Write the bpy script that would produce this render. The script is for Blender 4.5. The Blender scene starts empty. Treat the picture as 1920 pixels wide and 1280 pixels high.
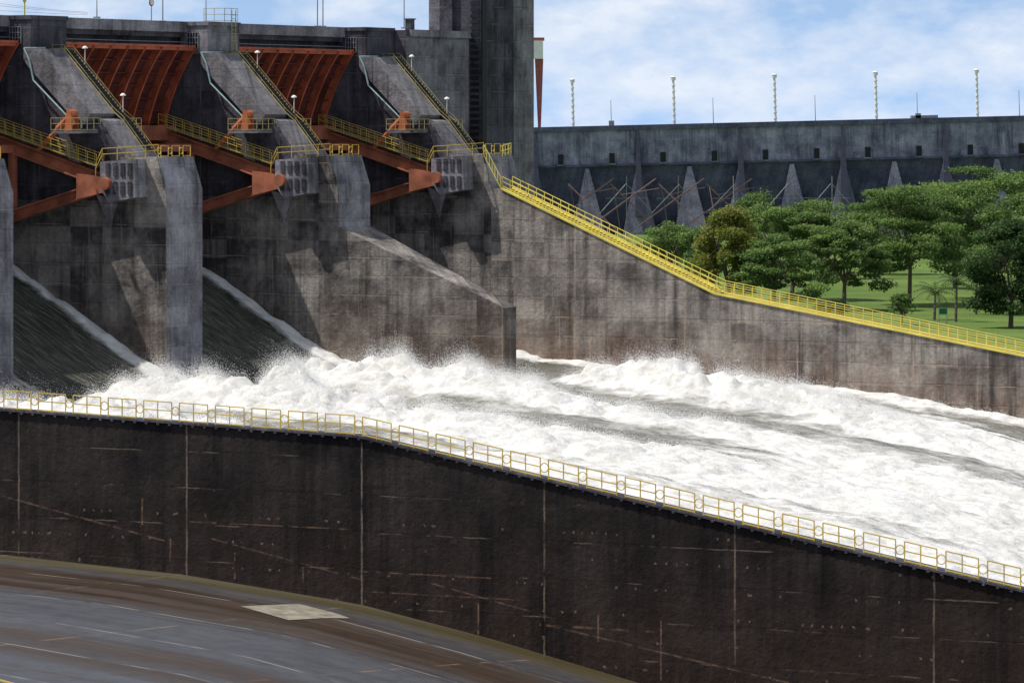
import bpy, math, random
import numpy as np
from mathutils import Vector, Matrix
random.seed(3); rng=np.random.default_rng(7)
S=bpy.context.scene
S.view_settings.view_transform='Standard'; S.view_settings.look='None'; S.view_settings.exposure=0
ROT=math.radians(-29.0)
# spillway frame: local x = flow direction (d), local y = along dam axis (a), z up (0 = viewpoint level)
FR=Matrix.Translation((-26,361,0)) @ Matrix.Rotation(ROT,4,'Z')

# ---------------------------------------------------------------- node helpers
class NT:
    def __init__(s,mat):
        s.t=mat.node_tree; s.n=s.t.nodes; s.l=s.t.links
    def new(s,typ,**k):
        n=s.n.new(typ)
        for a,b in k.items(): setattr(n,a,b)
        return n
    def put(s,sock,v):
        if hasattr(v,'is_output'): s.l.new(v,sock)
        elif v is not None:
            if isinstance(v,(tuple,list)) and len(v)==3 and len(sock.default_value)==4: v=(*v,1)
            sock.default_value=v
    def m(s,op,a,b=None,c=None,clamp=False):
        n=s.new('ShaderNodeMath',operation=op,use_clamp=clamp)
        s.put(n.inputs[0],a)
        if b is not None: s.put(n.inputs[1],b)
        if c is not None: s.put(n.inputs[2],c)
        return n.outputs[0]
    def mix(s,f,a,b,mode='MIX'):
        n=s.new('ShaderNodeMix',data_type='RGBA',blend_type=mode)
        s.put(n.inputs[0],f); s.put(n.inputs[6],a); s.put(n.inputs[7],b)
        return n.outputs[2]
    def vec(s,x,y,z):
        n=s.new('ShaderNodeCombineXYZ')
        s.put(n.inputs[0],x); s.put(n.inputs[1],y); s.put(n.inputs[2],z)
        return n.outputs[0]
    def noise(s,v,scale,detail=5,rough=.55):
        n=s.new('ShaderNodeTexNoise'); n.inputs['Scale'].default_value=scale
        n.inputs['Detail'].default_value=detail; n.inputs['Roughness'].default_value=rough
        if v is not None: s.l.new(v,n.inputs['Vector'])
        return n.outputs['Fac']
    def ramp(s,v,lo,hi):
        n=s.new('ShaderNodeMapRange',clamp=True); n.inputs[1].default_value=lo; n.inputs[2].default_value=hi
        s.l.new(v,n.inputs[0]); return n.outputs[0]
    def obj(s):
        n=s.new('ShaderNodeTexCoord'); q=s.new('ShaderNodeSeparateXYZ'); s.l.new(n.outputs['Object'],q.inputs[0])
        return n.outputs['Object'],q.outputs[0],q.outputs[1],q.outputs[2]
    def line(s,x,period,off,width):
        f=s.m('FRACT',s.m('DIVIDE',s.m('SUBTRACT',x,off),period))
        f=s.m('MULTIPLY',f,period)
        f2=s.m('SUBTRACT',period,f); f=s.m('MINIMUM',f,f2)
        return s.ramp_inv(f,width)
    def ramp_inv(s,f,width):
        n=s.new('ShaderNodeMapRange',clamp=True); n.inputs[1].default_value=width; n.inputs[2].default_value=width*.4
        s.l.new(f,n.inputs[0]); return n.outputs[0]
def newmat(name,rough=.8,spec=.3):
    m=bpy.data.materials.new(name); m.use_nodes=True
    b=m.node_tree.nodes['Principled BSDF']; b.inputs['Roughness'].default_value=rough
    b.inputs['Specular IOR Level'].default_value=spec
    return m,NT(m),b
def simple(name,col,rough=.6,var=.25,scale=1.5,metal=0):
    m,t,b=newmat(name,rough); o,x,y,z=t.obj()
    n=t.ramp(t.noise(o,scale,6),.3,.7)
    c=t.mix(n,tuple(q*(1-var) for q in col),tuple(q*(1+var) for q in col))
    t.put(b.inputs['Base Color'],c); b.inputs['Metallic'].default_value=metal
    return m
def bump(t,b,h,strength=.4,dist=.1):
    n=t.new('ShaderNodeBump'); n.inputs['Strength'].default_value=strength; n.inputs['Distance'].default_value=dist
    t.l.new(h,n.inputs['Height']); t.l.new(n.outputs[0],b.inputs['Normal'])
def concrete(name,dark,light,stain=(.02,.018,.018),st=.6,hstep=1.5,vstep=12.,voff=0.,linec=(.25,.2,.15),lmask=(.5,.62),
             brown=None,lw=.05,blot=(.38,.62),vstr=.6,seed=0.,pan=.3):
    m,t,b=newmat(name,.92,.15); o,x,y,z=t.obj()
    s=t.m('ADD',x,y)
    big=t.ramp(t.noise(t.vec(t.m('ADD',x,seed),y,z),.3,9,.65),blot[0],blot[1])
    c=t.mix(big,dark,light)
    panel=t.noise(t.vec(t.m('FLOOR',t.m('DIVIDE',s,2.9)),3.1,t.m('FLOOR',t.m('DIVIDE',z,hstep))),7.3,0)
    c=t.mix(t.m('MULTIPLY',t.ramp(panel,.45,.75),pan),c,tuple(q*1.35 for q in light))
    fine=t.ramp(t.noise(o,3.,8,.7),.25,.75)
    c=t.mix(.5,c,t.mix(fine,(.2,.2,.2),(.95,.95,.95)),'OVERLAY')
    if brown:
        z0,z1,bc,sl=brown
        zz=t.m('ADD',t.m('ADD',z,t.m('MULTIPLY',x,sl)),t.m('MULTIPLY',t.m('SUBTRACT',big,.5),3.))
        c=t.mix(t.m('MULTIPLY',t.ramp(zz,z1,z0),.8),c,t.mix(fine,tuple(q*.6 for q in bc),bc))
    sk=t.noise(t.vec(t.m('MULTIPLY',s,1.3),seed,t.m('MULTIPLY',z,.06)),1.,7,.68)
    top=t.noise(t.vec(t.m('MULTIPLY',s,.25),seed+5,t.m('MULTIPLY',z,.12)),1.,4,.6)
    c=t.mix(t.m('MULTIPLY',t.m('MULTIPLY',t.ramp(sk,.43,.66),t.ramp(top,.36,.6)),st),c,stain)
    lk=t.noise(t.vec(t.m('MULTIPLY',s,2.1),seed+9,t.m('MULTIPLY',z,.15)),1.,5,.6)
    c=t.mix(t.m('MULTIPLY',t.ramp(lk,.6,.72),.4),c,tuple(q*1.6 for q in light))
    hn=t.ramp(t.noise(t.vec(t.m('MULTIPLY',s,.35),t.m('FLOOR',t.m('DIVIDE',z,hstep*.5)),5.),1.3,3),lmask[0],lmask[1])
    wob=t.m('MULTIPLY',t.m('SUBTRACT',t.noise(o,1.2,2),.5),.12)
    hl=t.m('MULTIPLY',t.line(t.m('ADD',z,wob),hstep,.2,lw),hn)
    c=t.mix(t.m('MULTIPLY',hl,.65),c,linec)
    hd=t.m('MULTIPLY',t.line(z,hstep,.2+lw*1.2,lw*.8),t.ramp(top,.3,.7))
    c=t.mix(t.m('MULTIPLY',hd,.7),c,stain)
    vnn=t.ramp(t.noise(t.vec(s,2.,t.m('MULTIPLY',z,.5)),1.,4),.38,.56)
    vl=t.m('MULTIPLY',t.line(t.m('ADD',s,wob),vstep,voff,lw*1.5),vnn)
    c=t.mix(t.m('MULTIPLY',vl,vstr),c,linec)
    t.put(b.inputs['Base Color'],c)
    bump(t,b,t.noise(o,2.5,8,.65),.6,.15)
    return m,t,b,c,(o,x,y,z,s)
C_up,*_ =concrete('concrete_dam_shade',(.030,.030,.038),(.10,.096,.113),st=.85,linec=(.18,.17,.19))  # dark and bluish: deeper shade is partly put into this colour
C_wall,*_ =concrete('concrete_closure',(.10,.094,.105),(.26,.245,.265),st=.75,linec=(.32,.30,.31),vstep=30)
C_pier,*_=concrete('concrete_pier',(.055,.051,.053),(.32,.29,.26),st=.9,linec=(.42,.35,.28),brown=(-24,-13,(.29,.20,.135),0.),vstep=40,blot=(.42,.66),pan=.4)
C_nose,*_=concrete('concrete_light',(.11,.105,.118),(.29,.28,.305),st=.65,linec=(.38,.36,.37),vstep=30.,lw=.045,pan=.45)
C_abut,*_=concrete('concrete_abutment',(.09,.082,.079),(.34,.305,.27),st=.85,linec=(.46,.36,.28),brown=(-21.,-14.,(.28,.165,.11),.10),vstep=10.3,voff=50+8.,hstep=1.6,seed=11,pan=.45,lw=.06)
C_slope,*_=concrete('concrete_slope',(.11,.105,.112),(.22,.21,.22),st=.65,linec=(.17,.17,.17),pan=.1)
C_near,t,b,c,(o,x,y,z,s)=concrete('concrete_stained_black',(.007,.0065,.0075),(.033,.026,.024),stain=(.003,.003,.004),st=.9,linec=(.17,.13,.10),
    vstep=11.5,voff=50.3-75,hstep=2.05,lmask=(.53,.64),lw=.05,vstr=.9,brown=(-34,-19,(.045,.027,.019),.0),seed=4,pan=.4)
def slopeline(c,z0,sl,d0,d1,wd,col,k=.6):
    e=t.m('ABSOLUTE',t.m('SUBTRACT',z,t.m('ADD',t.m('MULTIPLY',x,sl),z0-sl*d0)))
    l=t.ramp_inv(e,wd)
    g=t.m('MULTIPLY',t.m('GREATER_THAN',x,d0),t.m('LESS_THAN',x,d1))
    n=t.ramp(t.noise(o,1.5,4),.42,.6)
    return t.mix(t.m('MULTIPLY',t.m('MULTIPLY',l,g),t.m('MULTIPLY',n,k)),c,col)
rust=(.19,.115,.08)
for a_ in [(-21.1,-.19,37,50,.07),(-23.1,-.19,52,62,.06),(-24.9,-.2,66,74,.06),(-26.8,-.16,73,88,.07),(-24.5,0,61.6,70,.05),(-22.2,0,50.5,61,.05),(-26.9,.0,73,80,.08),(-25.6,0,62,72,.05)]:
    c=slopeline(c,a_[0],a_[1],a_[2],a_[3],a_[4],rust)
def vline(c,d0,z0,z1,wd):
    e=t.ramp_inv(t.m('ABSOLUTE',t.m('SUBTRACT',x,d0)),wd)
    g=t.m('MULTIPLY',t.m('GREATER_THAN',z,z0),t.m('LESS_THAN',z,z1)); n=t.ramp(t.noise(o,2.5,4),.4,.55)
    return t.mix(t.m('MULTIPLY',t.m('MULTIPLY',e,g),t.m('MULTIPLY',n,.8)),c,rust)
for q in ((53.5,-25.3,-23.8),(47.3,-22.5,-20.5),(69.2,-28,-25.9),(76.6,-27.6,-26.2),(80.4,-29.5,-26.3),(49.2,-24.5,-23.2),(58,-25.5,-24.4)): c=vline(c,*q,.07)
def dots(c,px_,pz,off,size,col,k,lo,hi):
    wx=t.m('ADD',x,t.m('MULTIPLY',t.noise(o,.7,3),1.2)); wz=t.m('ADD',t.m('ADD',z,off),t.m('MULTIPLY',t.noise(o,2.3,2),.25))
    fx=t.m('FRACT',t.m('DIVIDE',wx,px_)); fz=t.m('FRACT',t.m('DIVIDE',wz,pz))
    q=t.m('MULTIPLY',t.m('LESS_THAN',fx,size/px_),t.m('LESS_THAN',fz,size/pz))
    n=t.ramp(t.noise(t.vec(t.m('MULTIPLY',t.m('FLOOR',t.m('DIVIDE',wx,px_)),.37),1.,t.m('FLOOR',t.m('DIVIDE',wz,pz))),1.7,2),lo,hi)
    low=t.ramp(z,-20.,-22.)
    return t.mix(t.m('MULTIPLY',t.m('MULTIPLY',q,low),t.m('MULTIPLY',n,k)),c,col)
c=dots(c,.62,1.43,.3,.13,(.17,.12,.10),.8,.55,.62)
t.put(b.inputs['Base Color'],c)

M_gate=simple('gate_red_paint',(.42,.10,.05),.6,.4,.8)
M_skin=simple('gate_skin_dark',(.12,.033,.026),.7,.4,.6)
M_arm=simple('gate_arm_paint',(.36,.125,.07),.6,.5,.6)
M_yel=simple('yellow_paint',(.74,.62,.13),.5,.2,.6)
M_yel2=simple('yellow_faded_paint',(.60,.43,.09),.5,.2,.6)
M_yel3=simple('yellow_weathered_paint',(.38,.31,.13),.6,.3,.6)
M_teal=simple('pale_teal_pipe',(.32,.44,.44),.5)
M_white=simple('white_paint',(.76,.76,.74),.5,.08)
M_steel=simple('galvanised_steel',(.26,.27,.29),.5,.2,2,.3)
M_dark=simple('near_black_panel',(.012,.013,.016),.6)  # near-black; stands in for unlit openings and recesses, also stair treads
M_orange=simple('orange_hoist',(.46,.14,.06),.5,.3)

# ---------------------------------------------------------------- geometry helpers
class G:
    def __init__(s): s.v=[]; s.f=[]
    def add(s,vs,fs):
        k=len(s.v); s.v+= [tuple(q) for q in vs]; s.f+=[tuple(i+k for i in f) for f in fs]
    def box(s,x0,x1,y0,y1,z0,z1):
        s.add([(x0,y0,z0),(x1,y0,z0),(x1,y1,z0),(x0,y1,z0),(x0,y0,z1),(x1,y0,z1),(x1,y1,z1),(x0,y1,z1)],
              [(0,3,2,1),(4,5,6,7),(0,1,5,4),(1,2,6,5),(2,3,7,6),(3,0,4,7)])
    def prism(s,poly,a0,a1):
        n=len(poly)
        s.add([(p[0],a0,p[1]) for p in poly]+[(p[0],a1,p[1]) for p in poly],
              [tuple(range(n)),tuple(range(2*n-1,n-1,-1))]+[(i,i+n,(i+1)%n+n,(i+1)%n) for i in range(n)])
    def beam(s,p,q,wd,h):
        p=Vector(p);q=Vector(q);d=(q-p).normalized()
        up=Vector((0,0,1)) if abs(d.z)<.95 else Vector((1,0,0))
        r=d.cross(up).normalized(); u=r.cross(d)
        vs=[e+r*(i*wd/2)+u*(j*h/2) for e in (p,q) for i,j in ((-1,-1),(1,-1),(1,1),(-1,1))]
        s.add(vs,[(0,1,2,3),(7,6,5,4),(0,4,5,1),(1,5,6,2),(2,6,7,3),(3,7,4,0)])
    def tube(s,p,q,r0,r1=None,n=6):
        r1=r0 if r1 is None else r1
        p=Vector(p);q=Vector(q);d=(q-p).normalized()
        up=Vector((0,0,1)) if abs(d.z)<.95 else Vector((1,0,0))
        r=d.cross(up).normalized(); u=r.cross(d)
        vs=[e+(r*math.cos(2*math.pi*i/n)+u*math.sin(2*math.pi*i/n))*rr for e,rr in ((p,r0),(q,r1)) for i in range(n)]
        s.add(vs,[(i,(i+1)%n,(i+1)%n+n,i+n) for i in range(n)]+[tuple(range(n-1,-1,-1)),tuple(range(n,2*n))])
    def ring(s,c,R,r,ax,n=14):
        c=Vector(c); ax=Vector(ax).normalized(); up=Vector((0,0,1)); 
        pts=[c+(ax*math.cos(2*math.pi*i/n)+up*math.sin(2*math.pi*i/n))*R for i in range(n)]
        for i in range(n): s.beam(pts[i],pts[(i+1)%n],r,r)
    def build(s,name,mat,parent=None,frame=True,smooth=False):
        me=bpy.data.meshes.new(name); me.from_pydata(s.v,[],s.f); me.materials.append(mat); me.update()
        if smooth: me.shade_smooth()
        ob=bpy.data.objects.new(name,me); S.collection.objects.link(ob)
        if parent: ob.parent=parent
        elif frame: ob.matrix_world=FR
        return ob
def empty(name,frame=True):
    e=bpy.data.objects.new(name,None); S.collection.objects.link(e)
    if frame: e.matrix_world=FR
    return e
def fastmesh(name,V,Q,mat,attrs=None,smooth=False):
    me=bpy.data.meshes.new(name); k=Q.shape[1]
    me.vertices.add(len(V)); me.vertices.foreach_set('co',V.astype(np.float32).ravel())
    me.loops.add(Q.size); me.loops.foreach_set('vertex_index',Q.astype(np.int32).ravel())
    me.polygons.add(len(Q)); me.polygons.foreach_set('loop_start',np.arange(0,Q.size,k,dtype=np.int32))
    for an,av in (attrs or {}).items():
        at=me.attributes.new(an,'FLOAT','POINT'); at.data.foreach_set('value',av.astype(np.float32).ravel())
    me.update(calc_edges=True); me.validate(); me.materials.append(mat)
    if smooth: me.shade_smooth()
    ob=bpy.data.objects.new(name,me); S.collection.objects.link(ob); return ob

def hsh(i,j,seed):
    n=(i*374761393+j*668265263+seed*1274126177)&0xffffffff
    n=((n^(n>>13))*1103515245)&0xffffffff
    return ((n^(n>>16))&0xffff)/65535.
def vn(x,y,seed=0):
    xi=np.floor(x).astype(np.int64); yi=np.floor(y).astype(np.int64); fx=x-xi; fy=y-yi
    fx=fx*fx*(3-2*fx); fy=fy*fy*(3-2*fy)
    return (hsh(xi,yi,seed)*(1-fx)+hsh(xi+1,yi,seed)*fx)*(1-fy)+(hsh(xi,yi+1,seed)*(1-fx)+hsh(xi+1,yi+1,seed)*fx)*fy
def fbm(x,y,o=4,seed=0,bil=False):
    r=0;a=1;t_=0
    for k in range(o):
        n=vn(x,y,seed+k)
        if bil: n=np.abs(2*n-1)**.8
        r=r+a*n;t_+=a;a*=.52;c_,s_=.8,.6; x,y=(x*c_-y*s_)*2.03+3.1,(x*s_+y*c_)*2.03+1.7
    return r/t_

# ---------------------------------------------------------------- profiles
def F(dp): return np.interp(dp,[-60,-2.5,10,21.6,30,39.1,61,120],[-24.2,-24.6,-25.2,-26.3,-27.8,-29.7,-34.1,-46])
def skew(d,a): return d-.32*(50-a)
def Tn(d): return float(np.interp(d,[0,37.5,61.6,101.4,150],[-15.4,-16.3,-17.1,-23.8,-32]))
def Ta(d): return float(np.interp(d,[-1,1,21.1,48.6,80],[-4.9,-5.2,-13.7,-18.2,-23.4]))

P=25.; T=5.
# ---------------------------------------------------------------- railings
def railing(path,name,mat,parent=None,h=1.05,sp=2.33,ring=True,r=.045,posts=2,rails=(.08,.55,1.0),frame=True):
    g=G(); path=[Vector(p) for p in path]
    for p,q in zip(path[:-1],path[1:]):
        L=(q-p).length; n=max(1,round(L/sp)); dr=(q-p).normalized(); hd=Vector((dr.x,dr.y,0)).normalized()
        up=Vector((0,0,h)); gap=.26 if ring else 0
        for i in range(n):
            a=p+(q-p)*(i/n); b=p+(q-p)*((i+1)/n)
            a2=a+dr*gap; b2=b-dr*gap
            for k in rails: g.beam(a2+up*k,b2+up*k,r*1.2,r*1.2)
            m=posts+1 if ring else posts
            for j in range(m):
                e=a2+(b2-a2)*(j/(m-1 if ring else m)); g.beam(e,e+up,r,r)
            if ring:
                g.ring(a+up*.55,.25,r*.9,hd,12)
        if not ring: g.beam(q,q+up,r,r)
    return g.build(name,mat,parent,frame)

# ---------------------------------------------------------------- dam body
dam=empty('spillway_dam')
g=G()
g.box(-24,-14.6,-80,50,7.35,8.6)
g.box(-24,-11.2,55.0,66,-21,8.45)
g.build('crest_bridge',C_up,dam)
g=G(); g.box(-11.19,-11.17,55.0,65.98,-21,7.88); g.build('closure_wall_face',C_wall,dam)
g=G(); g.box(-14.6,-14.35,-80,50,7.75,8.62); g.box(-11.2,-10.95,55.5,65.98,7.9,8.5); g.build('crest_edge_beam',C_nose,dam)
g=G(); g.box(-24,-15.2,-80,50,6.3,7.34); g.build('bridge_girder',C_up,dam)
g=G(); g.box(-30,-19,-80,50,-30,6.3); g.build('overflow_body',C_up,dam)
g=G()
for a0 in np.arange(-75,50,2.2): g.beam((-14.35,a0,6.95),(-14.35,a0+2.2,6.95),.05,.05)
g.build('edge_pipe',M_steel,dam)

def pier(a0):
    e=empty('concrete_pier')
    g=G()
    g.prism([(-26,8.3),(-15,8.3),(-15,6.),(-12.2,6.),(-12.2,5.7),(-11.6,5.7),(-7.0,.85),(-7.0,.2),(-6.1,.2),(-4.1,-2.2),(-4.1,-5.5),(-26,-5.5)],a0,a0+T); g.build('pier_head',C_up,e)  # upper pier takes the dark dam concrete; its shade is in the colour
    g=G(); g.prism([(-4.1,-2.2),(-.8,-2.2),(0,-4.6),(0,-31),(-26,-31),(-26,-5.5),(-4.1,-5.5)],a0,a0+T); g.build('pier_body',C_pier,e)
    g=G(); g.add([(0.02,a0+.02,-4.6),(0.02,a0+T-.02,-4.6),(0.02,a0+T-.02,-31),(0.02,a0+.02,-31),(-.79,a0+.02,-2.2),(-.79,a0+T-.02,-2.2)],[(0,1,2,3),(4,5,1,0)])
    g.build('nose_face',C_nose,e)
    g=G(); g.box(-15.2,-12.4,a0+.1,a0+T-.1,6.,8.3); g.box(-15.3,-12.3,a0,a0+T,8.3,8.62)
    g.build('head_block',C_nose if a0==25 else C_up,e)
    g=G(); g.box(-14.3,-13.3,a0+.06,a0+.12,6.5,7.7); g.build('window_dark_panel',M_dark,e)  # near-black panel on the block; the opening's darkness is its colour
    g=G()
    for i in range(5): g.box(-14.35+.26*i,-14.3+.26*i,a0+.02,a0+.1,6.45,7.75)
    for i in range(4): g.box(-14.35,-13.26,a0+.03,a0+.09,6.45+.42*i,6.5+.42*i)
    g.build('window_grille',M_steel,e)
    g=G(); g.prism([(-12.7,6.05),(-11.3,6.05),(-6.55,1.1),(-7.2,.25),(-8.0,.6),(-12.2,4.6),(-12.7,5.2)],a0-.45,a0+4.3)
    g.prism([(-6.6,.75),(-5.8,.55),(-3.5,-2.15),(-4.6,-2.5),(-6.6,-.3)],a0+.6,a0+4.2)
    g.build('sloping_housing',C_slope,e)
    def up(d):
        return float(np.interp(d,[-12.7,-11.3,-6.55,-6.5,-5.8,-3.5],[6.05,6.05,1.1,.73,.55,-2.15]))
    g=G()
    for i in range(34):
        d=-11.2+i*.22
        g.box(d,d+.16,a0+2.95,a0+3.95,up(d+.16)+.02,up(d)+.06)
    g.build('stair_treads',M_dark,e)
    g=G()
    for aa in (a0+2.85,a0+4.05):
        ds=[-12.4,-11.3,-6.6,-5.8,-3.6]
        for p_,q_ in zip(ds[:-1],ds[1:]):
            g.beam((p_,aa,up(p_)+.05),(q_,aa,up(q_)+.05),.045,.06)
            g.beam((p_,aa,up(p_)+.35),(q_,aa,up(q_)+.35),.03,.03)
        for i in range(8):
            d=-12.3+i*1.1; g.beam((d,aa,up(d)),(d,aa,up(d)+.35),.03,.03)
    g.build('stair_handrail',M_yel3,e)
    g=G(); pts=[(-12.6,a0-.55,6.1),(-12.1,a0-.55,5.2),(-11.7,a0-.55,3.6),(-8.4,a0-.55,.7),(-7.3,a0-.55,.7),(-7.3,a0-.55,0)]
    for p_,q_ in zip(pts[:-1],pts[1:]): g.tube(p_,q_,.07)
    g.tube((-12.6,a0-.5,6.1),(-11.7,a0+1,6.12),.07)
    g.build('conduit',M_teal,e)
    g=G()
    for (d,aa) in ((-10.2,a0+4.2),(-6.7,a0+4.2)):
        z0=up(d); g.tube((d,aa,z0),(d,aa,z0+1.25),.035); g.tube((d,aa,z0+1.2),(d,aa,z0+1.28),.24,.22,10); g.tube((d,aa,z0+1.28),(d,aa,z0+1.4),.22,.07,10)
    g.build('stair_lamp',M_white,e)
    g=G(); g.box(-8.9,-6.2,a0-2.3,a0-.02,-.42,-.2); g.box(-6.6,-6.15,a0-2.3,a0+6.,-.4,-.18); g.build('service_platform',C_slope,e)
    railing([(-8.9,a0-2.3,-.2),(-6.2,a0-2.3,-.2),(-6.2,a0+.4,-.2)],'platform_rail',M_yel3,e,h=.95,sp=.95,ring=False,r=.04,posts=1)
    railing([(-6.2,a0+4.6,-.2),(-6.2,a0+6.,-.2)],'platform_rail',M_yel3,e,h=.95,sp=.8,ring=False,r=.04,posts=1)
    g=G(); g.tube((-7.6,a0-1.2,1.15),(-9.0,a0-1.2,-.1),.26,.26,12); g.tube((-9.0,a0-1.2,-.1),(-10.8,a0-1.2,-1.7),.19,.19,10)
    g.tube((-7.7,a0-1.6,1.1),(-7.7,a0-.8,1.1),.30,.30,12); g.prism([(-8.1,-.2),(-7.4,-.2),(-7.5,1.2),(-7.9,1.3)],a0-1.68,a0-1.58); g.prism([(-8.1,-.2),(-7.4,-.2),(-7.5,1.2),(-7.9,1.3)],a0-.8,a0-.7)
    g.build('hoist_cylinder',M_orange,e)
    g=G(); g.prism([(-4.9,-2.55),(-1.9,-2.35),(-1.7,-5.2),(-4.1,-5.6),(-4.9,-4.6)],a0-1.6,a0+.4)
    g.prism([(-5.0,-2.5),(-.75,-2.2),(-.5,-3.),(-.05,-5.0),(-4.3,-5.7),(-5.,-4.7)],a0+.3,a0+T-.2)
    g.build('trunnion_block',C_nose,e)
    g=G()
    for i in range(4):
        for zz in (-3.6,-5.0):
            d=-4.35+i*.66; g.box(d,d+.34,a0-1.68,a0-1.58,zz,zz+.95)
    g.build('anchor_ribs',C_up,e)  # raised ribs in the darker concrete, nothing cut in
    g=G(); g.add([(-5.6,a0-1.1,-5.0),(-4.3,a0-1.1,-5.3),(-5.6,a0,-5.0),(-4.3,a0,-5.3),(-5.0,a0-.02,-7.7)],[(0,1,4),(0,2,3,1),(0,4,2),(1,3,4)])
    g.build('corbel',C_nose,e)
    railing([(-5.3,a0-1.6,-3.6),(-4.7,a0-1.6,-2.5),(-2.0,a0-1.6,-2.35),(-.85,a0+.2,-2.2)],'cap_rail',M_yel2,e,h=.95,sp=1.3,ring=False,r=.045,posts=1,rails=(.55,1.))
    railing([(-.85,a0+.3,-2.2),(-.85,a0+T-.1,-2.2)],'cap_rail',M_yel2,e,h=.85,sp=1.6,ring=True,r=.04,posts=1,rails=(.1,1.))
    return e
for a0 in (-75,-50,-25,0,25,50): pier(a0)

# ---------------------------------------------------------------- radial gates
def gd(z,R=18.): return .5-math.sqrt(R*R-(z+4)**2)
def gate(a0):
    e=empty('radial_gate'); a1=a0+P-.15; a0=a0+T+.15
    zs=np.linspace(6.5,-9.3,22)
    g=G(); vs=[];fs=[]
    for z_ in zs: vs+=[(gd(z_),a0,z_),(gd(z_),a1,z_)]
    fs=[(2*i,2*i+1,2*i+3,2*i+2) for i in range(len(zs)-1)]
    g.add(vs,fs); g.build('skin_plate',M_skin,e)
    g=G(); n=9
    for k in range(n):
        aa=a0+.15+(a1-a0-.3)*k/(n-1); wd=.24
        for i in range(len(zs)-1):
            z1,z2=zs[i],zs[i+1]
            g.add([(gd(z1)+.02,aa-.03,z1),(gd(z1,17.3),aa-.03,z1),(gd(z2,17.3),aa-.03,z2),(gd(z2)+.02,aa-.03,z2),
                   (gd(z1)+.02,aa+.03,z1),(gd(z1,17.3),aa+.03,z1),(gd(z2,17.3),aa+.03,z2),(gd(z2)+.02,aa+.03,z2)],
                  [(0,1,2,3),(7,6,5,4)])
            g.add([(gd(z1,17.28),aa-wd/2,z1),(gd(z1,17.28),aa+wd/2,z1),(gd(z2,17.28),aa+wd/2,z2),(gd(z2,17.28),aa-wd/2,z2)],[(0,1,2,3)])
    g.box(gd(6.5)-.1,gd(6.5)+.75,a0,a1,6.5,6.68); g.box(gd(6.4)+.55,gd(6.4)+.75,a0,a1,6.25,6.5)
    g.build('vertical_ribs',M_gate,e)
    g=G()
    for z_ in np.arange(5.4,-9,-1.0):
        g.beam((gd(z_,17.75),a0,z_),(gd(z_,17.75),a1,z_),.32,.09)
    g.build('stiffeners',M_skin,e)
    g=G()
    for z_ in (-.4,-7.6): g.beam((gd(z_,16.7),a0,z_),(gd(z_,16.7),a1,z_),1.1,1.2)
    for aa in (a0+1.6,a1-1.0):
        Tr=(-4.2,aa+(.2 if aa>a0+9 else -.2),-4.2)
        for (p_,hh) in (((-16.2,aa,-.5),.95),((-16.0,aa,-7.5),.78)):
            g.beam(p_,Tr,.22,hh)
            for s_ in (-1,1):
                o_=Vector((0,0,s_*hh*.5)); g.beam(Vector(p_)+o_,Vector(Tr)+o_,.75,.09)
        g.beam((-13.2,aa,-1.6),(-13.2,aa,-6.6),.5,.5)
        g.prism([(-7.2,-3.4),(-4,-3.8),(-4,-4.7),(-7.2,-5.4)],aa-.25,aa+.25)
        g.tube((-4.3,aa-.9,-4.2),(-4.3,aa+.45,-4.2),.48,.48,14)
    g.beam((-13.2,a0+1.6,-1.6),(-13.2,a1-1,-1.6),.5,.6)
    g.build('gate_arms',M_arm,e)
    aa=a1-1.0
    L=[(-16.0,aa-.5,.2),(-5.2,aa-.5,-2.95)]
    railing(L,'arm_walkway_rail',M_yel2,e,h=.95,sp=.9,ring=False,r=.035,posts=1,rails=(.1,.55,1.))
    railing([(p[0],p[1]+1,p[2]) for p in L],'arm_walkway_rail',M_yel2,e,h=.95,sp=.9,ring=False,r=.035,posts=1,rails=(.1,.55,1.))
    g=G()
    for i in range(44):
        f=i/44; g.box(-16+10.8*f,-16+10.8*f+.2,aa-.5,aa+.5,.2-3.15*f-.02,.2-3.15*f+.03)
    g.build('walkway_treads',M_yel3,e)
for a0 in (-75,-50,-25,0,25): gate(a0)

# ---------------------------------------------------------------- divider wall
g=G()
g.add([(-.4,24.99,-7.7),(15.2,24.99,-14.06),(15.2,26.9,-14.06),(-.4,30.01,-7.7),(-.4,24.99,-31),(15.2,24.99,-31),(15.2,26.9,-31),(-.4,30.01,-31)],
      [(0,1,2,3),(0,4,5,1),(1,5,6,2),(2,6,7,3)])
g.build('divider_wall',C_pier)
# ---------------------------------------------------------------- abutment wall
ab=empty('abutment_wall')
g=G(); pr=[(0.,Ta(0)),(1,Ta(1)),(21.1,Ta(21.1)),(48.6,Ta(48.6)),(80,Ta(80))]
g.prism(pr+[(80,-40),(0,-40)],50,52.2); g.build('wall_body',C_abut,ab)
g=G()
for p_,q_ in zip(pr[1:-1],pr[2:]):
    g.beam((p_[0],50.05,p_[1]+.1),(q_[0],50.05,q_[1]+.1),.3,.16); g.beam((p_[0],51.9,p_[1]+.1),(q_[0],51.9,q_[1]+.1),.3,.16)
for i in range(60):
    f=i/60; g.box(1+20.1*f,1+20.1*f+.28,50.2,51.8,-5.2-8.5*f-.02,-5.2-8.5*f+.05)
g.build('walkway_edge',M_yel,ab)
for aa in (50.1,51.9):
    railing([(d,aa,z_) for d,z_ in pr[1:]],'walkway_rail',M_yel,ab,h=1.1,sp=.85,ring=False,r=.042,posts=1,rails=(.3,.65,1.))
railing([(-.8,54.9,-2.2),(.8,50.5,-2.4)],'landing_rail',M_yel,ab,h=.9,sp=1.5,ring=False,r=.045,posts=1,rails=(.5,1.))
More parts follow.
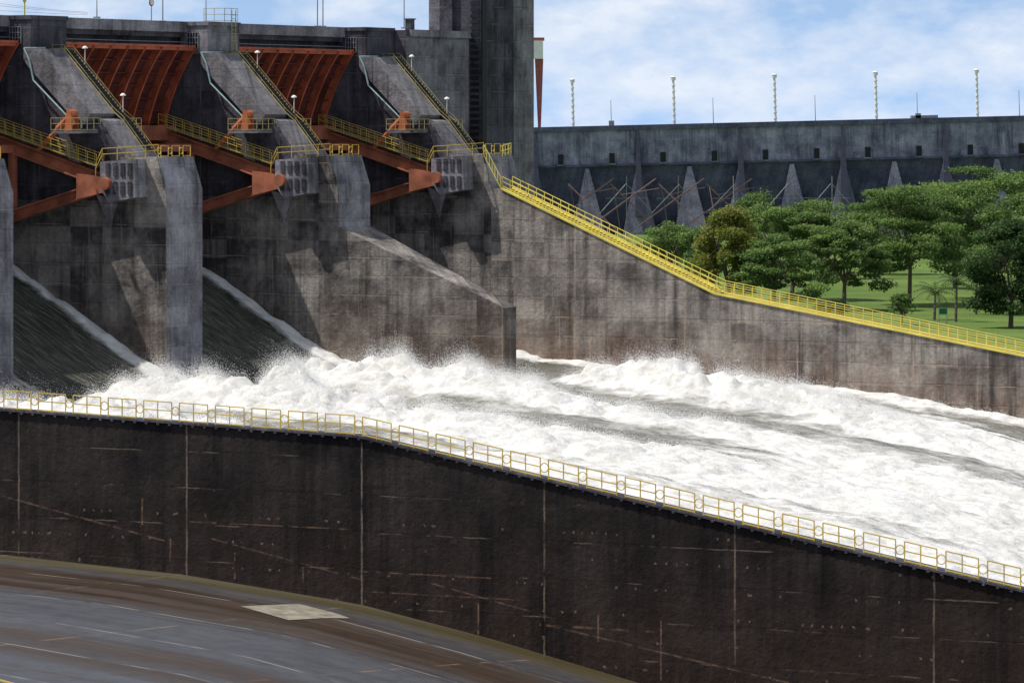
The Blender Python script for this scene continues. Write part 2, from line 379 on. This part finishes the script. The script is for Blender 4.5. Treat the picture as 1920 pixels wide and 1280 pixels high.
railing([(-.7,50.0,-2.4),(.9,50.0,-5.1)],'landing_ladder',M_yel,ab,h=1.0,sp=.5,ring=False,r=.045,posts=1,rails=(.1,1.))

# ---------------------------------------------------------------- near chute walls
def chute_wall(a0,th,d0,d1,off,name):
    e=empty(name); ks=[k for k in (d0,37.5,61.6,101.4,d1) if d0<=k<=d1]
    ds=np.arange(d0,d1+.1,2.0); g=G(); vs=[];fs=[]
    for i,d in enumerate(ds):
        tz=Tn(d)+off; bz=float(F(skew(d,a0)))-2
        vs+=[(d,a0,bz),(d,a0,tz),(d,a0+th,tz),(d,a0+th,bz)]
        if i:
            k=4*i; fs+=[(k-4,k,k+1,k-3),(k-3,k+1,k+2,k-2),(k-2,k+2,k+3,k-1)]
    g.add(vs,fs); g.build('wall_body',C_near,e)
    g=G()
    for p_,q_ in zip(ks[:-1],ks[1:]): g.beam((p_,a0+th/2-.05,Tn(p_)+off+.05),(q_,a0+th/2-.05,Tn(q_)+off+.05),th+.22,.12)
    d=d0
    while d<d1:
        g.box(d,d+.16,a0-.15,a0-.03,Tn(d)+off-.13,Tn(d)+off-.01); d+=.78
    g.build('coping',C_up,e)
    railing([(k,a0+.0,Tn(k)+off+.1) for k in ks],'guard_rail',M_yel2,e,h=1.08,sp=2.33,ring=True,r=.05,posts=2)
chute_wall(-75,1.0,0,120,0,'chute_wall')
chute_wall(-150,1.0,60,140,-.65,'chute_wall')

# ---------------------------------------------------------------- dry chute floor
m,t,b=newmat('wet_chute_floor',.45,.4); o,x,y,z=t.obj()
st1=t.noise(t.vec(t.m('MULTIPLY',x,.010),t.m('MULTIPLY',y,.11),2.),1.,4,.6)
st2=t.noise(t.vec(t.m('MULTIPLY',x,.05),t.m('MULTIPLY',y,1.8),3.),1.,6,.65)
c=t.mix(t.ramp(st1,.44,.56),(.058,.060,.068),(.042,.025,.015))
c=t.mix(t.m('MULTIPLY',t.ramp(st2,.52,.78),.35),c,(.13,.13,.13))
c=t.mix(t.m('MULTIPLY',t.ramp(t.noise(o,.8,8,.7),.45,.75),.6),c,(.014,.014,.015))
e1=t.ramp(t.m('ADD',y,t.m('MULTIPLY',t.noise(o,.25,4),1.5)),-77.6,-76.8)
c=t.mix(t.m('MULTIPLY',e1,.7),c,(.07,.055,.016))
ln=t.m('MULTIPLY',t.line(x,12.,2.,.10),t.ramp(t.noise(t.vec(x,t.m('MULTIPLY',y,.4),1.),.8,3),.48,.6))
c=t.mix(t.m('MULTIPLY',ln,.6),c,(.26,.16,.09))
ln=t.m('MULTIPLY',t.line(y,9.,-86.+4,.12),t.ramp(t.noise(o,.35,4),.42,.55))
c=t.mix(t.m('MULTIPLY',ln,.7),c,(.30,.29,.27))
t.put(b.inputs['Base Color'],c)
t.put(b.inputs['Roughness'],t.m('ADD',t.m('MULTIPLY',t.ramp(t.noise(t.vec(t.m('MULTIPLY',x,.05),t.m('MULTIPLY',y,.5),9.),1.,5),.3,.7),.5),.25))
bump(t,b,t.noise(o,1.5,8,.7),.25,.05)
def grid(ds,as_,fn):
    D_,A_=np.meshgrid(ds,as_,indexing='ij'); Z=fn(D_,A_)
    V=np.stack([D_,A_,Z],-1).reshape(-1,3); nx,ny=len(ds),len(as_)
    I=(np.arange(nx-1)[:,None]*ny+np.arange(ny-1)[None,:]).ravel(); return V,np.stack([I,I+ny,I+ny+1,I+1],1)
V,Q=grid(np.arange(10,150,2.),np.arange(-149,-74.9,2.),lambda D,A:F(skew(D,A)))
ob=fastmesh('chute_floor',V,Q,m,smooth=True); ob.matrix_world=FR
Mp=simple('repair_patch_concrete',(.22,.20,.155),.8,.4,1.2)
g=G(); 
q=[(59.3,-83.6),(63.6,-85.6),(64.4,-80.6),(60.2,-79.0)]
n=6; vs=[]; fs=[]
for i in range(n+1):
    for j in range(n+1):
        f,h_=i/n,j/n
        d=(q[0][0]*(1-f)+q[1][0]*f)*(1-h_)+(q[3][0]*(1-f)+q[2][0]*f)*h_
        a=(q[0][1]*(1-f)+q[1][1]*f)*(1-h_)+(q[3][1]*(1-f)+q[2][1]*f)*h_
        vs.append((d,a,float(F(skew(d,a)))+.03))
        if i<n and j<n: k=i*(n+1)+j; fs.append((k,k+n+1,k+n+2,k+1))
g.add(vs,fs); g.build('repair_patch',Mp)

# ---------------------------------------------------------------- water
ds=np.arange(-22,125,.18); as_=np.concatenate([np.arange(-74,-52,.8),np.arange(-52,50.01,.25)])
D_,A_=np.meshgrid(ds,as_,indexing='ij')
og=np.interp(D_,[-22,-18,-16,-13.8,-7.8,-3,-1.1,.5,2.5,6],[-8.9,-9.0,-9.6,-10.8,-14.2,-17.0,-18.0,-18.7,-19.2,-19.5])
sk_=skew(D_,A_)
Wd=np.interp(sk_,[0,12,21,35,48.6,61.4,100],[0,-.3,-.9,-2.2,-4.0,-6.9,-14])
Z=og+Wd
foam=np.zeros_like(Z); amp=np.zeros_like(Z)
def sm(x,a,b): 
    q=np.clip((x-a)/(b-a),0,1); return q*q*(3-2*q)
wand=(fbm(D_*.06,A_*.03,2,5)-.5)*5
lob=fbm(D_*.13,A_*.20,3,140)
tails=[(-72,8,15,2.0),(-47.5,8,15,1.8),(-22.5,6.5,16,2.3),(2.5,6,15,2.6),(26.2,18.,13,2.1)]
for (a_,d_,Lp,H) in tails:
    s_=np.maximum(D_-d_,0); gq=(s_/Lp)**1.2*np.exp(1.2*(1-s_/Lp))
    ac=a_-.16*s_+wand*np.clip(s_/20,0,1); wd=1.9+.14*s_
    cr=np.exp(-((A_-ac)/wd)**2)
    gq=np.where(s_>Lp,gq**1.6,gq); gq=np.maximum(gq,np.where(s_>Lp,.16*np.exp(-(s_-Lp)/50),0))
    Z+=H*gq*cr*(.65+.7*lob)
    foam=np.maximum(foam,sm(s_,.0,5)*np.exp(-((A_-ac)/(wd*1.3+.6))**4))
    amp=np.maximum(amp,gq*cr)
down=sm(D_,24,54)
patch=fbm(D_*.035,A_*.14,4,21)
foam=np.maximum(foam,down*(.24+.9*sm(patch,.37,.6)))
for (ac0,d0,d1,wl,k) in ((41.5,3,200,5.5,.95),(15.,8,58,6.,1.0),(-9.,10,66,5.5,.85),(6.,40,120,4,.55),(-34,12,90,4,.5),(30,58,140,4.5,.6)):
    lc=ac0-.14*np.maximum(D_-d0,0)*(0 if ac0>40 else 1)+wand*.6
    foam*=1-k*np.exp(-((A_-lc)/wl)**4)*sm(D_,d0-3,d0+4)*(1-sm(D_,d1-15,d1))*sm(fbm(D_*.1,A_*.4,3,55)*.6+.4,.4,.62)
for pa in (-50,-25,0,25,50):
    e_=np.exp(-((A_-(pa-.6-.05*(D_+14)))/(.55+.04*(D_+16)))**2)*sm(-D_,-9,-2)*sm(D_,-15.5,-13)
    foam=np.maximum(foam,e_*(1.+.4*fbm(D_*1.5,A_*2,2,3))); Z+=.35*e_*(.5+fbm(D_*.9,A_*1.2,2,13))
    e_=np.exp(-((A_-(pa+T+.7))/.4)**2)*sm(-D_,-6,2)*sm(D_,-10,-4); foam=np.maximum(foam,.7*e_)
    e_=np.exp(-((A_-(pa+T+3.5-.2*(D_+10)))/.35)**2)*sm(-D_,-6,2)*sm(D_,-9,-3); foam=np.maximum(foam,.55*e_)
e_=np.exp(-((A_-(49.-.03*D_))/(1.+.03*D_))**2)*sm(D_,1,4); foam=np.maximum(foam,e_*.95); Z+=.5*e_*fbm(D_*.5,A_,3,8)
st_=fbm(D_*.12,A_*.55,4,31)
foam=np.clip(foam+(st_-.5)*.7*np.clip(foam*3,0,1),0,1)
ta=np.clip(foam*1.1,0,1); am=np.clip(amp,0,1)
bil=fbm(D_*.26,A_*.27,3,40,True); bil2=fbm(D_*.85,A_*.9,4,60,True)
Z+=ta*((bil-.4)*(.7+1.8*am)+(bil2-.4)*(.26+.6*am))
Z+=ta*sm(D_,20,45)*.5*(fbm(D_*.28+A_*.06,A_*.05,2,200)-.5)
Z+=(fbm(D_*.08,A_*.16,3,77)-.5)*1.2*sm(D_,8,30)
Z+=(fbm(D_*.5,A_*.9,4,90)-.5)*.35*sm(D_,0,8)*(1-ta)
V=np.stack([D_,A_,Z],-1).reshape(-1,3); nx,ny=len(ds),len(as_)
I=(np.arange(nx-1)[:,None]*ny+np.arange(ny-1)[None,:]).ravel(); Q=np.stack([I,I+ny,I+ny+1,I+1],1)
m,t,b=newmat('rushing_water',.2,.5); o,x,y,z=t.obj()
at=t.new('ShaderNodeAttribute',attribute_name='foam').outputs['Fac']
f1=t.noise(t.vec(t.m('MULTIPLY',x,.4),t.m('MULTIPLY',y,.9),z),1.,9,.68)
f2=t.noise(t.vec(t.m('MULTIPLY',x,.2),t.m('MULTIPLY',y,5.),z),1.,5,.6)
f3=t.noise(t.vec(t.m('MULTIPLY',x,.12),t.m('MULTIPLY',y,.5),z),1.,5,.6)
fac=t.ramp(t.m('ADD',at,t.m('MULTIPLY',t.m('SUBTRACT',f1,.5),1.3)),.2,.75)
wc=t.mix(t.ramp(f2,.45,.75),(.022,.026,.018),(.22,.21,.16))
wc=t.mix(t.m('MULTIPLY',t.ramp(x,3,16),.8),wc,t.mix(t.ramp(f1,.32,.75),(.13,.122,.10),(.44,.43,.385)))
fc=t.mix(t.ramp(f1,.3,.6),(.54,.525,.48),(.84,.835,.82))
fc=t.mix(t.m('MULTIPLY',t.ramp(f3,.46,.72),.4),fc,(.57,.55,.49))
t.put(b.inputs['Base Color'],t.mix(fac,wc,fc))
t.put(b.inputs['Roughness'],t.m('ADD',t.m('MULTIPLY',fac,.65),.25))
bump(t,b,t.noise(t.vec(x,y,z),1.6,10,.72),.75,.4)
ob=fastmesh('water',V,Q,m,{'foam':foam},smooth=True); ob.matrix_world=FR
# fine spray thrown above the crests
prob=(am**1.2+.03*foam*sm(D_,6,12))*(foam>.5)*(A_>-50)
pf=prob.ravel()*np.clip(bil.ravel()*3-.8,0.03,1.5); pf/=pf.sum(); N=330000
idx=rng.choice(len(pf),N,p=pf); base=V[idx]+rng.normal(0,.14,(N,3)); hgt=rng.exponential(.40,N)*(.25+am.ravel()[idx]); base[:,2]+=hgt
base[:,0]-=hgt*.6*rng.uniform(.0,1.2,N)
sz=(rng.uniform(.009,.022,N)/(1+.7*hgt))[:,None]
tet=np.array([[1,1,1],[1,-1,-1],[-1,1,-1],[-1,-1,1]],float)
VV=(base[:,None,:]+tet[None]*sz[:,None]).reshape(-1,3); k=np.arange(N)[:,None]*4
QQ=np.concatenate([k+np.array([[0,1,2]]),k+np.array([[0,3,1]]),k+np.array([[0,2,3]]),k+np.array([[1,3,2]])])
ms,t,b=newmat('spray_white',.9,.1); b.inputs['Base Color'].default_value=(.88,.88,.87,1)
ob=fastmesh('water_spray',VV,QQ,ms); ob.matrix_world=FR

# ---------------------------------------------------------------- tower + crest furniture
tw=empty('control_tower')
g=G(); g.box(-14.2,-10,66,72,-21,30); g.build('tower_shaft',C_up,tw)
g=G(); g.box(-14.,-10.15,72,76,-21,30); g.build('tower_side_shaft',C_wall,tw)
g=G(); g.box(-15.3,-14.2,66.0,68,8.4,30); g.build('tower_back_shaft',C_wall,tw)
g=G()
for i in range(60): g.box(-11.0,-10.15,65.9,65.97,-4+i*.55,-4+i*.55+.3)
g.box(-9.98,-9.9,66.1,66.9,-5,30); 
g.build('louvre_dark_strips',M_dark,tw)  # strips proud of the tower faces; recess shade is their dark colour
g=G(); g.box(-13.0,-12.7,65.6,65.98,8,30); g.build('tower_pilaster',C_up,tw)
def pole(d,a,h,extra=None,z0=8.6,r=.05):
    e=empty('lamp_pole'); g=G(); g.tube((d,a,z0),(d,a,z0+h),r,r*.6); g.box(d-.2,d+.2,a-.2,a+.2,z0-.01,z0+.1)
    g.build('mast',M_steel,e)
    g=G()
    if extra=='lamp': g.beam((d,a,z0+h),(d+.9,a,z0+h+.2),.08,.08); g.box(d+.7,d+1.3,a-.12,a+.12,z0+h+.12,z0+h+.26)
    else: g.tube((d,a,z0+h),(d,a,z0+h+.12),.12,.05,8)
    g.build('lamp_head',M_white,e)
for d,a,h,ex in ((-15.5,-1.,9,'lamp'),(-16,24.,9,None),(-16,30.5,2.2,'lamp'),(-15,46.5,9,'lamp'),(-15,47.4,9,None),(-12,56.,5,None),(-13,-6,2.,None),(-13,10,1.4,None)): pole(d,a,h,ex)
e=empty('traffic_sign'); g=G(); g.tube((-15,20.8,8.6),(-15,20.8,9.9),.04); g.build('post',M_steel,e)
g=G(); g.tube((-14.96,20.7,10.1),(-14.9,20.7,10.1),.33,.33,16); g.build('disc_rim',simple('sign_red',(.5,.05,.05)),e)
g=G(); g.tube((-14.9,20.7,10.1),(-14.87,20.7,10.1),.24,.24,16); g.build('disc_face',M_white,e)
e=empty('warning_beacon'); g=G(); g.tube((-15,3.,8.6),(-15,3.,9.8),.06); g.tube((-15,3,9.7),(-15,3,10.2),.1,.3,8); g.build('beacon_body',M_yel,e)
e=empty('vent_stack'); g=G(); g.box(-12.6,-12.,57.2,57.8,8.45,9.4); g.box(-12.7,-11.9,57.1,57.9,9.4,9.5); g.build('stack',C_up,e)
e=empty('crest_railing'); railing([(-14.6,28.,8.65),(-12.6,28.,8.65),(-12.6,30,8.65)],'rails',M_yel3,e,h=1.1,sp=.9,ring=False,r=.035,posts=1)
e=empty('access_ladder'); g=G()
for aa in (28.3,28.9):
    g.beam((-12.1,aa,5.8),(-12.1,aa,9.6),.06,.06)
for i in range(12): g.beam((-12.1,28.3,5.9+i*.3),(-12.1,28.9,5.9+i*.3),.04,.04)
g.build('ladder',M_yel3,e)
e=empty('overhead_wires'); g=G()
for a1,z1,z2 in ((-40,12,9.2),(-40,13.5,9.3),(-20,13,9.4)):
    p0=Vector((-22,a1,z1)); p1=Vector((-22,22,z2))
    for i in range(16):
        f,f2=i/16,(i+1)/16; s1=-3*f*(1-f); s2=-3*f2*(1-f2)
        g.beam(p0.lerp(p1,f)+Vector((0,0,s1)),p0.lerp(p1,f2)+Vector((0,0,s2)),.02,.02)
g.build('cable',M_steel,e)

# ---------------------------------------------------------------- distant buttress dam
fd=empty('buttress_dam',False); fd.location=(0,900,0); fd.rotation_euler=(0,math.radians(-1.38),0)
C_far,*_=concrete('far_concrete_hazy',(.12,.122,.18),(.31,.31,.40),stain=(.055,.058,.10),st=1.,linec=(.36,.36,.43),vstep=9.6,hstep=3.,blot=(.4,.64))  # bluish tint puts distance haze into concrete and stain colours
C_fard,*_=concrete('far_concrete_hazy_dark',(.055,.06,.10),(.115,.122,.185),stain=(.038,.042,.075),st=.7,linec=(.16,.17,.22),vstep=9.6,hstep=3.)  # same haze tint, darker copy for parapet and shaded recess
C_farb,*_=concrete('far_buttress_hazy',(.085,.09,.135),(.20,.20,.26),stain=(.055,.06,.10),st=.95,linec=(.24,.24,.29),vstep=99,hstep=4.)  # haze tint; lighter than the recess so buttresses look lit
M_fard=simple('far_dark_hazy',(.045,.048,.08),.8)  # dark, with the haze tint mixed in
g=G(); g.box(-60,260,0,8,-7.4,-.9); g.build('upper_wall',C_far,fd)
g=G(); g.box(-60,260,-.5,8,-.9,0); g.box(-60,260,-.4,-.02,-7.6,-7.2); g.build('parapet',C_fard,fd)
g=G(); g.add([(-60,.2,-7.4),(260,.2,-7.4),(260,9,-40),(-60,9,-40)],[(0,1,2,3)]); g.build('recessed_face',C_fard,fd)  # recess shade is put into the darker concrete
g=G(); g2=G(); g3=G()
for k in range(-6,25):
    X=23.5+9.6*k
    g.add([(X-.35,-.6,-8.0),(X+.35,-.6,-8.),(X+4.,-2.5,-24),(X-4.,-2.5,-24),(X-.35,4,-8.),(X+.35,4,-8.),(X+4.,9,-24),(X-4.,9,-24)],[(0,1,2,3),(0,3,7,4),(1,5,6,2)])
    Xw=9+9.6*k; g2.box(Xw-.5,Xw+.5,-.2,.1,-7.1,-5.2); g3.box(Xw-.7,Xw+.7,-.9,-.05,-7.35,-7.12)  # windows are dark panels on the wall; recess shade is their colour
g.build('buttresses',C_farb,fd); g2.build('window_dark_panels',M_dark,fd); g3.build('window_ledges',C_farb,fd)
g=G()
for k in range(-4,13):
    X=23.5+19.2*k
    g.add([(X-.15,-.7,-1.2),(X+.15,-.7,-1.2),(X+.9,-3.4,-17),(X-.9,-3.4,-17),(X-.15,0,-1.2),(X+.15,0,-1.2),(X+.9,1,-17),(X-.9,1,-17)],[(0,1,2,3),(0,3,7,4),(1,5,6,2),(3,2,6,7)])
g.build('joint_fins_and_shadow',M_fard,fd)  # fins with the joints' shadow built into their widening shape and dark colour
for k in range(-2,8):
    X=30.5+19.*k
    g=G()
    g.tube((X,2,0),(X,2,8.2),.26,.22,8)
    for zz in np.arange(.5,8,1.1): g.tube((X,2,zz),(X,2,zz+.25),.34,.34,8)
    g.tube((X,2,8.2),(X,2,8.8),.45,.5,8); g.tube((X,2,8.8),(X,2,9.),.55,.3,8)
    g.build('lamp_column',M_white,fd,False)
g=G()
for k in range(-2,8):
    X=18.7+19.2*k; g.tube((X,3,0),(X,3,4.8),.09,.05)
    if k%3==0: g.box(X-.5,X+.5,1,2,0,.9)
g.box(75,80,1,4,0,.5); g.build('crest_masts',M_steel,fd)
e=empty('gantry_crane',False); e.location=(0,905,0); g=G()
for X0 in (5.0,-9.5):
    g.add([(X0-.7,-.6,13),(X0+.9,-.6,13),(X0+.45,-.3,0),(X0-.1,-.3,0),(X0-.7,.6,13),(X0+.9,.6,13),(X0+.45,.3,0),(X0-.1,.3,0)],[(0,1,2,3),(7,6,5,4),(0,4,5,1),(1,5,6,2),(2,6,7,3),(3,7,4,0)])
g.box(-11,6.1,-.7,.7,16.4,17.); g.build('crane_leg',simple('crane_dull_red',(.30,.09,.08)),e,False)
g=G(); g.box(3.9,5.85,-1,1,13.,16.4); g.build('crane_cabin',M_white,e,False)
e=empty('steel_lattice',False)
g=G(); g2=G()
def L(gg,x0,y0,x1,y1,r=.085,Y=700):
    gg.beam(((x0-960)/12.86,Y,(240-y0)/12.86),((x1-960)/12.86,Y+random.uniform(-4,4),(240-y1)/12.86),r*2,r*2)
for x0 in (1030,1110,1200,1290):
    L(g,x0+35,345,x0+150,455); L(g,x0+120,335,x0-5,425); L(g,x0+55,365,x0+125,352,.05); L(g,x0+40,350,x0+55,440,.05)
for x0 in (1175,1272,1375,1480,1560): L(g2,x0,330,x0,445,.06); L(g2,x0-50,400,x0,345,.04); L(g2,x0,345,x0+50,400,.04); L(g2,x0-40,372,x0+40,372,.035)
g.build('rusty_struts',simple('rusty_steel',(.20,.12,.13)),e,False); g2.build('grey_struts',M_steel,e,False)

# ---------------------------------------------------------------- ground
m,t,b=newmat('grass_ground',.9,.1); o,x,y,z=t.obj()
n1=t.ramp(t.noise(o,.05,8,.6),.35,.65); n2=t.ramp(t.noise(o,1.2,8,.7),.3,.7)
c=t.mix(n1,(.09,.15,.03),(.17,.24,.06)); c=t.mix(t.m('MULTIPLY',n2,.6),c,(.055,.10,.025))
t.put(b.inputs['Base Color'],c); bump(t,b,t.noise(o,2.,8,.7),.8,.3)
ds=np.array([-6000,-1500,-400,-100,-30,0,20,40,60,80,100,130,200,400,1500,6000.]); aa=np.array([52.1,60,80,110,160,250,500,1500,8000.])
def gz(D_,A_): return np.where(D_>55,-20-np.clip((D_-55)*.2,0,40)*np.clip((400-A_)/340,0,1),-20)+np.where(A_>=60,(vn(D_*.03,A_*.03,4)-.5)*.6,0)
V,Q=grid(ds,aa,gz)
ob=fastmesh('ground',V,Q,m); ob.matrix_world=FR

# ---------------------------------------------------------------- trees
def leafmat(name,c1,c2,c3):
    m,t,b=newmat(name,.6,.25)
    tone=t.new('ShaderNodeAttribute',attribute_name='tone').outputs['Fac']
    c=t.mix(t.ramp(tone,0,.5),c1,c2); c=t.mix(t.ramp(tone,.5,1),c,c3)
    t.put(b.inputs['Base Color'],c)
    tr=t.new('ShaderNodeBsdfTranslucent'); t.put(tr.inputs[0],c); mx=t.new('ShaderNodeMixShader'); mx.inputs[0].default_value=.4
    t.l.new(b.outputs[0],mx.inputs[1]); t.l.new(tr.outputs[0],mx.inputs[2]); t.l.new(mx.outputs[0],t.n['Material Output'].inputs[0])
    return m
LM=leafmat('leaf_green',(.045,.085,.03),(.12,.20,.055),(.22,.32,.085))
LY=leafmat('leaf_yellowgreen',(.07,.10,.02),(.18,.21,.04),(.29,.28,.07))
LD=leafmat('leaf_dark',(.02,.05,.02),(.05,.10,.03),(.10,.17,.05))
BK=simple('bark',(.13,.10,.08),.9,.3,3)
def tree(X,Y,H,W,style='umbrella',mat=LM,seed=0,nl=9000,z0=-20.,trunk=.28,low=.35):
    r=np.random.default_rng(seed); e=empty('tree',False); e.location=(X,Y,z0)
    R=W/2; cl=[]
    n=70 if style=='umbrella' else 44
    for i in range(n):
        if style=='umbrella':
            a=r.uniform(0,2*math.pi); q=math.sqrt(r.uniform(0,1)); lay=r.choice([.96,.87,.76,.64,.52,.42],p=[.24,.22,.2,.16,.12,.06])
            zz=H*(lay-.15*q**2-.05*r.uniform()); rr=R*q*(.95 if lay<.93 else .75)*r.uniform(.85,1.12)
            cl.append((rr*math.cos(a),rr*math.sin(a),zz-H*.03,R*r.uniform(.14,.32),H*r.uniform(.025,.06)))
        else:
            a=r.uniform(0,2*math.pi); ph=r.uniform(low*2-1,1); q=math.sqrt(max(0,1-ph*ph))*r.uniform(.5,1.05)
            zz=H*(low+(1-low)*(ph*.5+.5)); cl.append((R*.85*q*math.cos(a),R*.85*q*math.sin(a),zz-H*.06,R*r.uniform(.2,.36),H*r.uniform(.05,.10)))
    g=G(); fk=H*(.28 if style=='umbrella' else .25)
    g.tube((0,0,-.3),(.1,0,fk),trunk,trunk*.75,8)
    mains=[]
    for k in range(5):
        a=k*1.26+r.uniform(0,.6); p=Vector((R*.35*math.cos(a),R*.35*math.sin(a),H*r.uniform(.5,.66)))
        mid=Vector((.1,0,fk)).lerp(p,.5)+Vector((0,0,H*.02)); g.tube((.1,0,fk-.1),mid,trunk*.55,trunk*.4,6); g.tube(mid,p,trunk*.4,trunk*.28,6); mains.append(p)
    for c_ in cl:
        cv=Vector(c_[:3]); p=min(mains,key=lambda q:(q-cv).length); g.tube(p,cv,trunk*.2,trunk*.05,5)
    g.build('trunk_and_limbs',BK,e,False)
    cl=np.array(cl); wts=cl[:,3]**2; wts/=wts.sum(); idx=r.choice(len(cl),nl,p=wts); C=cl[idx]
    u=r.normal(0,1,(nl,3)); u/=np.linalg.norm(u,axis=1)[:,None]; rad=r.uniform(.35,1.,nl)**.6
    rad*=1+.35*(r.uniform(0,1,nl)>.82)
    pos=C[:,:3]+u*np.stack([C[:,3],C[:,3],C[:,4]],1)*rad[:,None]
    nr=r.normal(0,1,(nl,3))+np.array([0,0,1.1]); nr/=np.linalg.norm(nr,axis=1)[:,None]
    t1=np.cross(nr,r.normal(0,1,(nl,3))); t1/=np.linalg.norm(t1,axis=1)[:,None]; t2=np.cross(nr,t1)
    s=r.uniform(.10,.22,nl)[:,None]
    VV=np.stack([pos-t1*s-t2*s*.2,pos-t2*s*.6,pos+t1*s+t2*s*.2,pos+t2*s*.6],1).reshape(-1,3)
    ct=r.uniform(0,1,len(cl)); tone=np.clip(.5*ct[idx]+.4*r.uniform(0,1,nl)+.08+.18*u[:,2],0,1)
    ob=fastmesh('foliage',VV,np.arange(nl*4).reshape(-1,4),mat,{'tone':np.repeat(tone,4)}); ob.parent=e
def TX(px,Y): return (px-960)/9000*Y
for px,Y,H,W,st,mt,nl in ((1365,520,11.3,8.,'round',LY,20000),(1485,560,12.2,12.,'umbrella',LM,25000),(1582,530,10.2,10.,'umbrella',LM,20000),
    (1705,545,15.,14.6,'umbrella',LM,32000),(1850,565,16.4,18.,'umbrella',LM,40000),(1895,482,10.8,9.4,'round',LD,26000),
    (1255,640,7.5,9.,'round',LM,10000),(1790,600,14.5,13.,'umbrella',LM,20000),(1450,515,8.8,8.5,'umbrella',LM,15000),(1935,520,14.2,12.,'umbrella',LM,20000),
    (1640,660,11.,12.,'round',LM,13000),(1560,480,3.,3.5,'round',LD,2500),(1690,490,3.4,2.8,'umbrella',LM,900),(1310,600,7.5,7.,'round',LM,8000),(1980,600,16.,14,'umbrella',LM,16000),(1540,640,10.5,11,'round',LM,12000),(1420,650,11.5,10,'round',LM,11000)):
    tree(TX(px,Y),Y,H,W,st,mt,int(px),nl,low=.12 if mt is LD else .2,trunk=.1 if H<4 else .27)
def palm(X,Y,H,seed):
    r=random.Random(seed); e=empty('palm_tree',False); e.location=(X,Y,-20)
    g=G(); g.tube((0,0,-.2),(.1,0,H*.7),.16,.11,8); g.build('trunk',BK,e,False)
    g=G()
    for k in range(16):
        a=k*2.4; el=r.uniform(.1,1.1); p=Vector((.1,0,H*.7)); dr=Vector((math.cos(a)*math.cos(el),math.sin(a)*math.cos(el),math.sin(el)))
        for i in range(9):
            q=p+dr*.3; side=dr.cross(Vector((0,0,1))).normalized()
            for sgn in (-1,1):
                tip=p+side*sgn*.5+Vector((0,0,-.22))+dr*.15
                g.add([p,p+dr*.14,tip],[(0,1,2)])
            g.beam(p,q,.03,.03); p=q; dr=(dr+Vector((0,0,-.17))).normalized()
    g.build('fronds',leafmat('palm_leaf',(.07,.12,.04),(.12,.19,.07),(.14,.2,.08)),e,False)
palm(TX(1792,500),500,5.4,1); palm(TX(1752,505),505,3.6,2); palm(TX(1830,520),520,5,3)
e=empty('park_sign',False); X=TX(1768,490)
g=G(); g.tube((X-.4,490,-20.1),(X-.4,490,-18.4),.05); g.tube((X+.4,490,-20.1),(X+.4,490,-18.4),.05); g.build('posts',M_steel,e,False)
g=G(); g.box(X-.4,X+.4,489.9,489.94,-19.,-18.4); g.build('panel',simple('sign_green',(.02,.16,.10)),e,False)

# ---------------------------------------------------------------- light
tr=Vector((4.3,.12,-7.4)).normalized()
sd=bpy.data.lights.new('sun','SUN'); sd.energy=4.8; sd.angle=math.radians(.5); sd.color=(1,.95,.88)
so=bpy.data.objects.new('sun',sd); S.collection.objects.link(so); so.rotation_mode='QUATERNION'; so.rotation_quaternion=tr.to_track_quat('-Z','Y')
W_=bpy.data.worlds.new('World'); S.world=W_; W_.use_nodes=True; t=NT(W_)
bg=t.n['Background']; bg.inputs[1].default_value=.08
sky=t.new('ShaderNodeTexSky',sky_type='NISHITA'); sky.sun_disc=False
sky.sun_elevation=math.asin(-tr.z); sky.sun_rotation=math.atan2(-tr.x,-tr.y); 
tc=t.new('ShaderNodeTexCoord'); sp=t.new('ShaderNodeSeparateXYZ'); t.l.new(tc.outputs['Generated'],sp.inputs[0])
zz=t.m('ADD',sp.outputs[2],.15); v=t.vec(sp.outputs[0],sp.outputs[1],zz); nm=t.new('ShaderNodeVectorMath',operation='NORMALIZE'); t.l.new(v,nm.inputs[0]); t.l.new(nm.outputs[0],sky.inputs['Vector'])
hz=t.new('ShaderNodeMapRange',clamp=True); hz.inputs[1].default_value=.0; hz.inputs[2].default_value=.12; hz.inputs[3].default_value=.95; hz.inputs[4].default_value=0
t.l.new(t.m('ABSOLUTE',sp.outputs[2]),hz.inputs[0])
skc=t.mix(hz.outputs[0],sky.outputs[0],(5.4,8.1,12.4))
cv=t.vec(t.m('MULTIPLY',sp.outputs[0],24.),t.m('MULTIPLY',sp.outputs[1],24.),t.m('MULTIPLY',sp.outputs[2],50.))
cn=t.noise(cv,1.,9,.6); cn2=t.noise(cv,.35,3,.5)
cl=t.m('MULTIPLY',t.ramp(t.m('ADD',t.m('MULTIPLY',cn,.7),t.m('MULTIPLY',cn2,.3)),.43,.60),.88)
cc=t.mix(cl,skc,(10.8,11.4,12.4))
t.l.new(cc,bg.inputs[0])

# ---------------------------------------------------------------- camera
cd=bpy.data.cameras.new('camera'); cd.sensor_width=36; cd.lens=168.75; cd.shift_y=-400/1920; cd.clip_start=1; cd.clip_end=20000
co=bpy.data.objects.new('camera',cd); S.collection.objects.link(co); co.location=(0,0,0); co.rotation_euler=(math.radians(90),0,0)
S.camera=co
